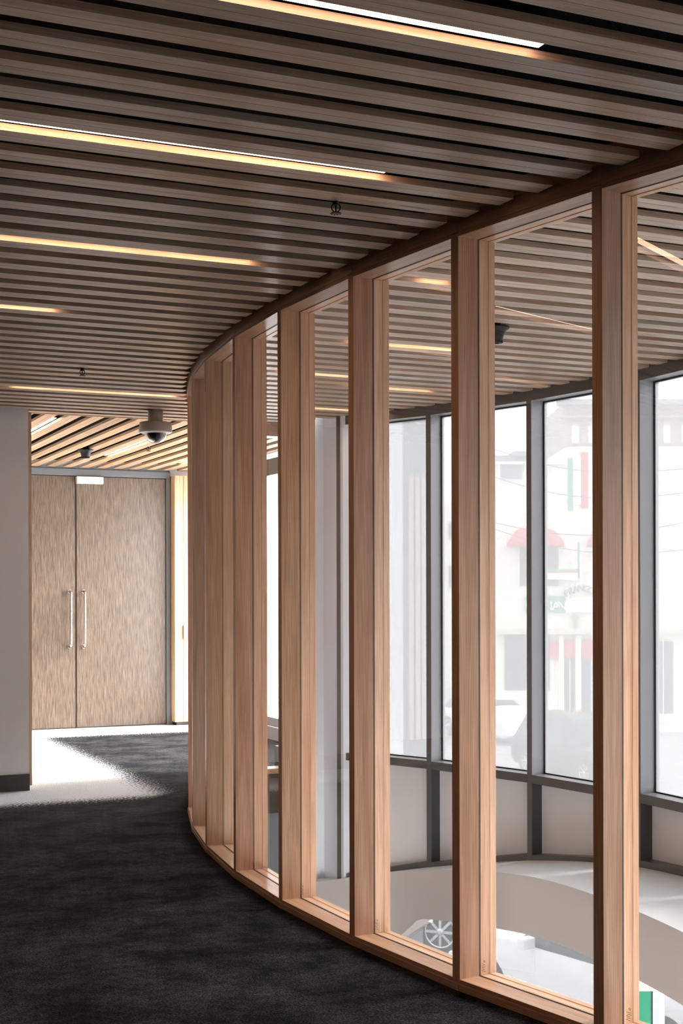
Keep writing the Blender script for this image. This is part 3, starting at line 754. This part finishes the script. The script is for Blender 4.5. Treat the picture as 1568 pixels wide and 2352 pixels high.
# buildings across the street
FY = 50.0
def fb(mb, x0, x1, y0, y1, d0=0.0, d1=.3, Y=FY, **kw):
    """block whose front shows between the given columns and rows, at street distance Y"""
    a = yat(x0, y1, Y-d0); b = yat(x1, y0, Y-d0)
    return mb.box(Vector((a.x, Y-d0, a.z)), (b.x-a.x, 0, 0), (0, d0+d1, 0), (0, 0, b.z-a.z), **kw)
cream = empty('shop_building', yat(1340, 1670, FY)); tag(cream, 'cream painted restaurant building with green and red signs across the street', 'building')
def part(name, mat, parent, boxes, **kw):
    mb = MB()
    for bx in boxes:
        fb(mb, *bx, **kw)
    return mb.build(name, mat, parent, loc=parent.location)
part('wall', M['cream'], cream, [(1120, 1640, 1063, 1690, 0, 8), (1302, 1640, 1027, 1063, 0, 8)])
part('parapet_trim', M['exwhite'], cream, [(1120, 1300, 1061, 1067, .25, .2)])
part('parapet_post', M['exwhite'], cream, [(1144, 1149, 1067, 1130, .25, .1)])
part('grey_panel', M['exgrey'], cream, [(1152, 1200, 1070, 1100, .05, .1)])  # flat grey panel below the parapet trim
for (x0, x1, y0, y1) in ((1194, 1282, 1255, 1347), (1158, 1262, 1458, 1586), (1296, 1320, 1470, 1640), (1335, 1380, 1470, 1640), (1500, 1545, 1475, 1640)):
    w_ = part('window', M['extwin'], cream, [(x0, x1, y0, y1, .04, .1)])
    part('mullion', M['exwhite'], w_ if False else cream, [((x0+x1)/2-1, (x0+x1)/2+1, y0, y1, .07, .05)])
part('fascia', M['creamtrim'], cream, [(1140, 1640, 1446, 1458, .5, .1)])
part('shopfront_band', M['red'], cream, [(1262, 1420, 1472, 1514, .12, .1)])
part('column', M['cream'], cream, [(1283, 1294, 1460, 1650, .2, .1), (1321, 1334, 1460, 1650, .2, .1)])
part('ledge_bracket', M['exgrey'], cream, [(1316, 1328, 1414, 1424, .3, .1), (1319, 1325, 1424, 1448, .2, .1)])
# awnings
def awning(px0, px1, py0, py1, label):
    a = yat(px0, py1, FY); b = yat(px1, py0, FY); w_ = b.x-a.x; h_ = b.z-a.z
    mb = MB(); n = 14; base = len(mb.v)
    rows = []
    for j in range(7):
        t = j/6*math.pi/2
        rows.append([Vector((a.x+w_/2-(w_/2)*math.cos(math.pi*i/n)*(0.72+.28*(1-math.sin(t))), FY-.02-.9*math.cos(t)*(.25+.75*math.sin(math.pi*i/n)), a.z+h_*.25+h_*.75*math.sin(t)*(.55+.45*math.sin(math.pi*i/n)**.6))) for i in range(n+1)])
    rows.insert(0, [p+UP*(-h_*.25) for p in rows[0]])
    for r in rows: mb.v += r
    for j in range(len(rows)-1):
        for i in range(n):
            mb.face([base+j*(n+1)+i, base+j*(n+1)+i+1, base+(j+1)*(n+1)+i+1, base+(j+1)*(n+1)+i], [(0, 0)]*4, (1, 1, 1), 0, True)
    o = mb.build('awning', M['red'], loc=Vector(((a.x+b.x)/2, FY, a.z))); sd = o.modifiers.new('s', 'SOLIDIFY'); sd.thickness = .03
    tag(o, label, 'awning', 'red window awnings')
awning(1162, 1293, 1213, 1259, 'rounded red awning over the upper window of the cream building')
awning(1345, 1440, 1213, 1259, 'rounded red awning, mostly hidden behind the sixth post')
# flag: three hanging strips
fl_ = empty('hanging_flag', yat(1328, 1170, FY)); tag(fl_, 'long vertical flag in green, white and red hung on the cream wall', 'flag')
part('green_strip', M['green'], fl_, [(1305, 1316, 1053, 1173, .06, -.02)]); part('white_strip', M['exwhite'], fl_, [(1316, 1334, 1050, 1160, .06, -.02)]); part('red_strip', M['red'], fl_, [(1334, 1351, 1040, 1168, .06, -.02)])
# writing
def letters(txt, height, mat, place, parent, name):
    mb_v = []; mb_f = []
    for ch, mtx in zip(txt, place):
        cu = bpy.data.curves.new('t', 'FONT'); cu.body = ch; cu.size = height; cu.extrude = .02; cu.offset = .004; cu.align_x = 'CENTER'
        ob = bpy.data.objects.new('t', cu); me = bpy.data.meshes.new_from_object(ob)
        b = len(mb_v); mb_v += [tuple(mtx @ v.co) for v in me.vertices]; mb_f += [tuple(b+k for k in p.vertices) for p in me.polygons]
        bpy.data.objects.remove(ob); bpy.data.curves.remove(cu); bpy.data.meshes.remove(me)
    me = bpy.data.meshes.new(name); me.from_pydata([tuple(Vector(v)-parent.location) for v in mb_v], [], mb_f); me.materials.append(mat)
    o = bpy.data.objects.new(name, me); C.objects.link(o); o.parent = parent; return o
bpy.context.view_layer.update()
sg = empty('shop_sign', yat(1340, 1385, FY)); tag(sg, 'wall sign with arched dark lettering above green and white boards on the cream building', 'sign')
Rx = Matrix.Rotation(math.pi/2, 4, 'X'); pl = []
word = "FRANCO'S"
for lx, ly, la in ((1303, 1371, 28), (1313, 1366, 22), (1323.5, 1362, 13), (1334, 1360, 3), (1344.5, 1361, -8), (1355, 1365, -18), (1361, 1365, -22), (1366, 1370, -28)):
    p_ = yat(lx, ly, FY-.25)
    pl.append(Matrix.Translation((p_.x, FY-.25, p_.z)) @ Matrix.Rotation(-math.radians(la), 4, 'Y') @ Rx)
letters(word, .34, M['wire'], pl, sg, 'lettering')
part('green_board', M['green'], sg, [(1256, 1297, 1370, 1408, .10, -.02)])
pl = [Matrix.Translation((yat(1256+k*13-5*12.5+3, 1402, FY).x, FY-.12, yat(0, 1402, FY).z)) @ Rx for k in range(7)]
pl = [Matrix.Translation((yat(p, 1402, FY).x, FY-.13, yat(p, 1402, FY).z)) @ Rx for p in (1208, 1221, 1233, 1246, 1264, 1275, 1289)]
part('green_board', M['green'], sg, [(1205, 1256, 1370, 1408, .10, -.02)])
letters('ITALIAN', .45, M['exwhite'], pl, sg, 'lettering')
part('white_board', M['exwhite'], sg, [(1299, 1380, 1374, 1408, .12, -.02)])
hs = empty('hanging_sign', yat(1290, 1318, FY)); tag(hs, 'long cream and green sign board hung from a green pole on the restaurant wall', 'sign')
part('board', M['exwhite'], hs, [(1222, 1330, 1317, 1332, .5, -.4)]); part('green_edge', M['green'], hs, [(1222, 1330, 1309, 1314, .5, -.4)]); part('red_edge', M['red'], hs, [(1222, 1330, 1314, 1317, .5, -.4)]); part('pole', M['green'], hs, [(1327, 1331, 1246, 1330, .5, -.42)])
# brick building above and behind
bk = empty('brick_building', yat(1420, 1060, FY+9)); tag(bk, 'tall red brick building rising behind the cream restaurant', 'building')
def partY(name, mat, parent, boxes, Y):
    mb = MB()
    for bx in boxes: fb(mb, *bx, Y=Y)
    return mb.build(name, mat, parent, loc=parent.location)
partY('wall', M['brick'], bk, [(1297, 1640, 925, 1200, 0, 6)], FY+9); partY('cornice', M['exgrey'], bk, [(1284, 1650, 918, 930, .5, .2), (1290, 1650, 955, 961, .3, .2)], FY+9)
for x0 in (1314, 1352, 1478, 1524, 1566):
    partY('window', M['exwhite'], bk, [(x0, x0+16, 977, 1018, .05, .1)], FY+9); partY('window_sill', M['exgrey'], bk, [(x0-3, x0+19, 1018, 1022, .2, .1), (x0-3, x0+19, 971, 976, .2, .1)], FY+9)
gb = empty('grey_building', yat(1180, 1060, FY+24)); tag(gb, 'low grey roofed building beyond the white parapet at the left', 'building')
partY('wall', M['exgrey'], gb, [(1100, 1292, 1047, 1300, 0, 5)], FY+24); partY('roof', M['exgrey'], gb, [(1180, 1290, 1037, 1048, .3, 4)], FY+24)
# left part of the street: pale building far off in the sliver windows
pb_ = empty('pale_building', yat(900, 1300, 70)); tag(pb_, 'distant pale building at the far left end of the street', 'building')
partY('wall', M['cream'], pb_, [(560, 1118, 1150, 1600, 0, 6)], 70)
for x0 in (600, 630, 990, 1010, 1030): partY('window', M['extwin'], pb_, [(x0, x0+9, 1300, 1350, .05, .1), (x0, x0+9, 1200, 1240, .05, .1)], 70)
# overhead wires
for (a, b, lab) in (((1100, 1020), (1600, 1075), 'upper black wire crossing the street in front of the brick windows'), ((1100, 1085), (1600, 1130), 'black wire crossing in front of the hanging flag'), ((1100, 1192), (1600, 1196), 'nearly level wire crossing just above the red awnings'), ((1100, 1203), (1600, 1262), 'sloping wire crossing the red awning')):
    pa_, pb2 = yat(*a, 46), yat(*b, 40)
    mb = MB(); mb.tube([pa_.lerp(pb2, t/12)+UP*(-.5*math.sin(math.pi*t/12)) for t in range(13)], .012, 6)
    tag(mb.build('overhead_wire', M['wire'], loc=pa_), lab, 'wire', 'overhead wires across the street')
mb = MB(); mb.box(Vector((-20, FY-3.2, -3.5)), (60, 0, 0), (0, 3.2, 0), (0, 0, .13), tint=(1, 1, 1)); tag(mb.build('footpath', M['kerb']), kind='structure')
# lower storey: green panel, white column, bulkhead at the right
pg = yat(1492, 2276, 7.35)
gp_ = empty('green_screen', Vector((pg.x-.12, 7.35, -3.5))); tag(gp_, 'bright green upright panel beside the white column under the ledge', 'panel')
mb = MB(); mb.box(Vector((pg.x-.25, 7.35, -3.5)), (.25, 0, 0), (0, .05, 0), (0, 0, pg.z+3.5), tint=(1, 1, 1)); mb.build('panel', M['greenpanel'], gp_, loc=gp_.location)
mb = MB(); mb.box(Vector((pg.x-.26, 7.33, pg.z)), (.275, 0, 0), (0, .09, 0), (0, 0, .14), tint=(1, 1, 1)); mb.build('bulkhead', M['taupe'], gp_, loc=gp_.location)
pw = yat(1497, 2240, 7.35)
mb = MB(); mb.box(Vector((pw.x, 7.35, -3.5)), (.062, 0, 0), (0, .14, 0), (0, 0, 3.0), tint=(1, 1, 1)); tag(mb.build('column', M['exwhite'], loc=(pw.x, 7.35, -3.5)), 'slim white column beside the green panel under the ledge', 'column')

# ------------------------------------------------------------------ light
w = bpy.data.worlds.new('World'); bpy.context.scene.world = w; w.use_nodes = True
nt = w.node_tree; nt.nodes.clear()
wo = N(nt, 'ShaderNodeOutputWorld'); bg = N(nt, 'ShaderNodeBackground'); bg.inputs[0].default_value = (.955, .975, 1.0, 1); bg.inputs[1].default_value = 14.0
L(nt, bg.outputs[0], wo.inputs[0])

sd_ = bpy.data.lights.new('sun', 'SUN'); sd_.energy = 34; sd_.angle = math.radians(22); sd_.color = (1, .985, .97)
so_ = bpy.data.objects.new('sun', sd_); C.objects.link(so_)
az = math.radians(3); el = math.radians(28)
trav = (-U*math.cos(az)+V*math.sin(az))*math.cos(el)-UP*math.sin(el)
so_.rotation_euler = trav.to_track_quat('-Z', 'Y').to_euler(); so_.location = (12, 12, 12)

# ------------------------------------------------------------------ camera
cd = bpy.data.cameras.new('camera'); co = bpy.data.objects.new('camera', cd); C.objects.link(co)
co.location = (0, 0, EYE); co.rotation_euler = (math.pi/2, math.radians(0.13), 0)
cd.sensor_width = 36; cd.sensor_fit = 'AUTO'; cd.lens = F*36/2352; cd.shift_y = (HZ-1176)/2352
cd.clip_start = .05; cd.clip_end = 400
sc = bpy.context.scene; sc.camera = co
sc.view_settings.view_transform = 'Standard'; sc.view_settings.look = 'None'; sc.view_settings.gamma = 1; sc.view_settings.exposure = 0
sc.cycles.max_bounces = 10; sc.cycles.diffuse_bounces = 5; sc.cycles.transparent_max_bounces = 24; sc.cycles.glossy_bounces = 4
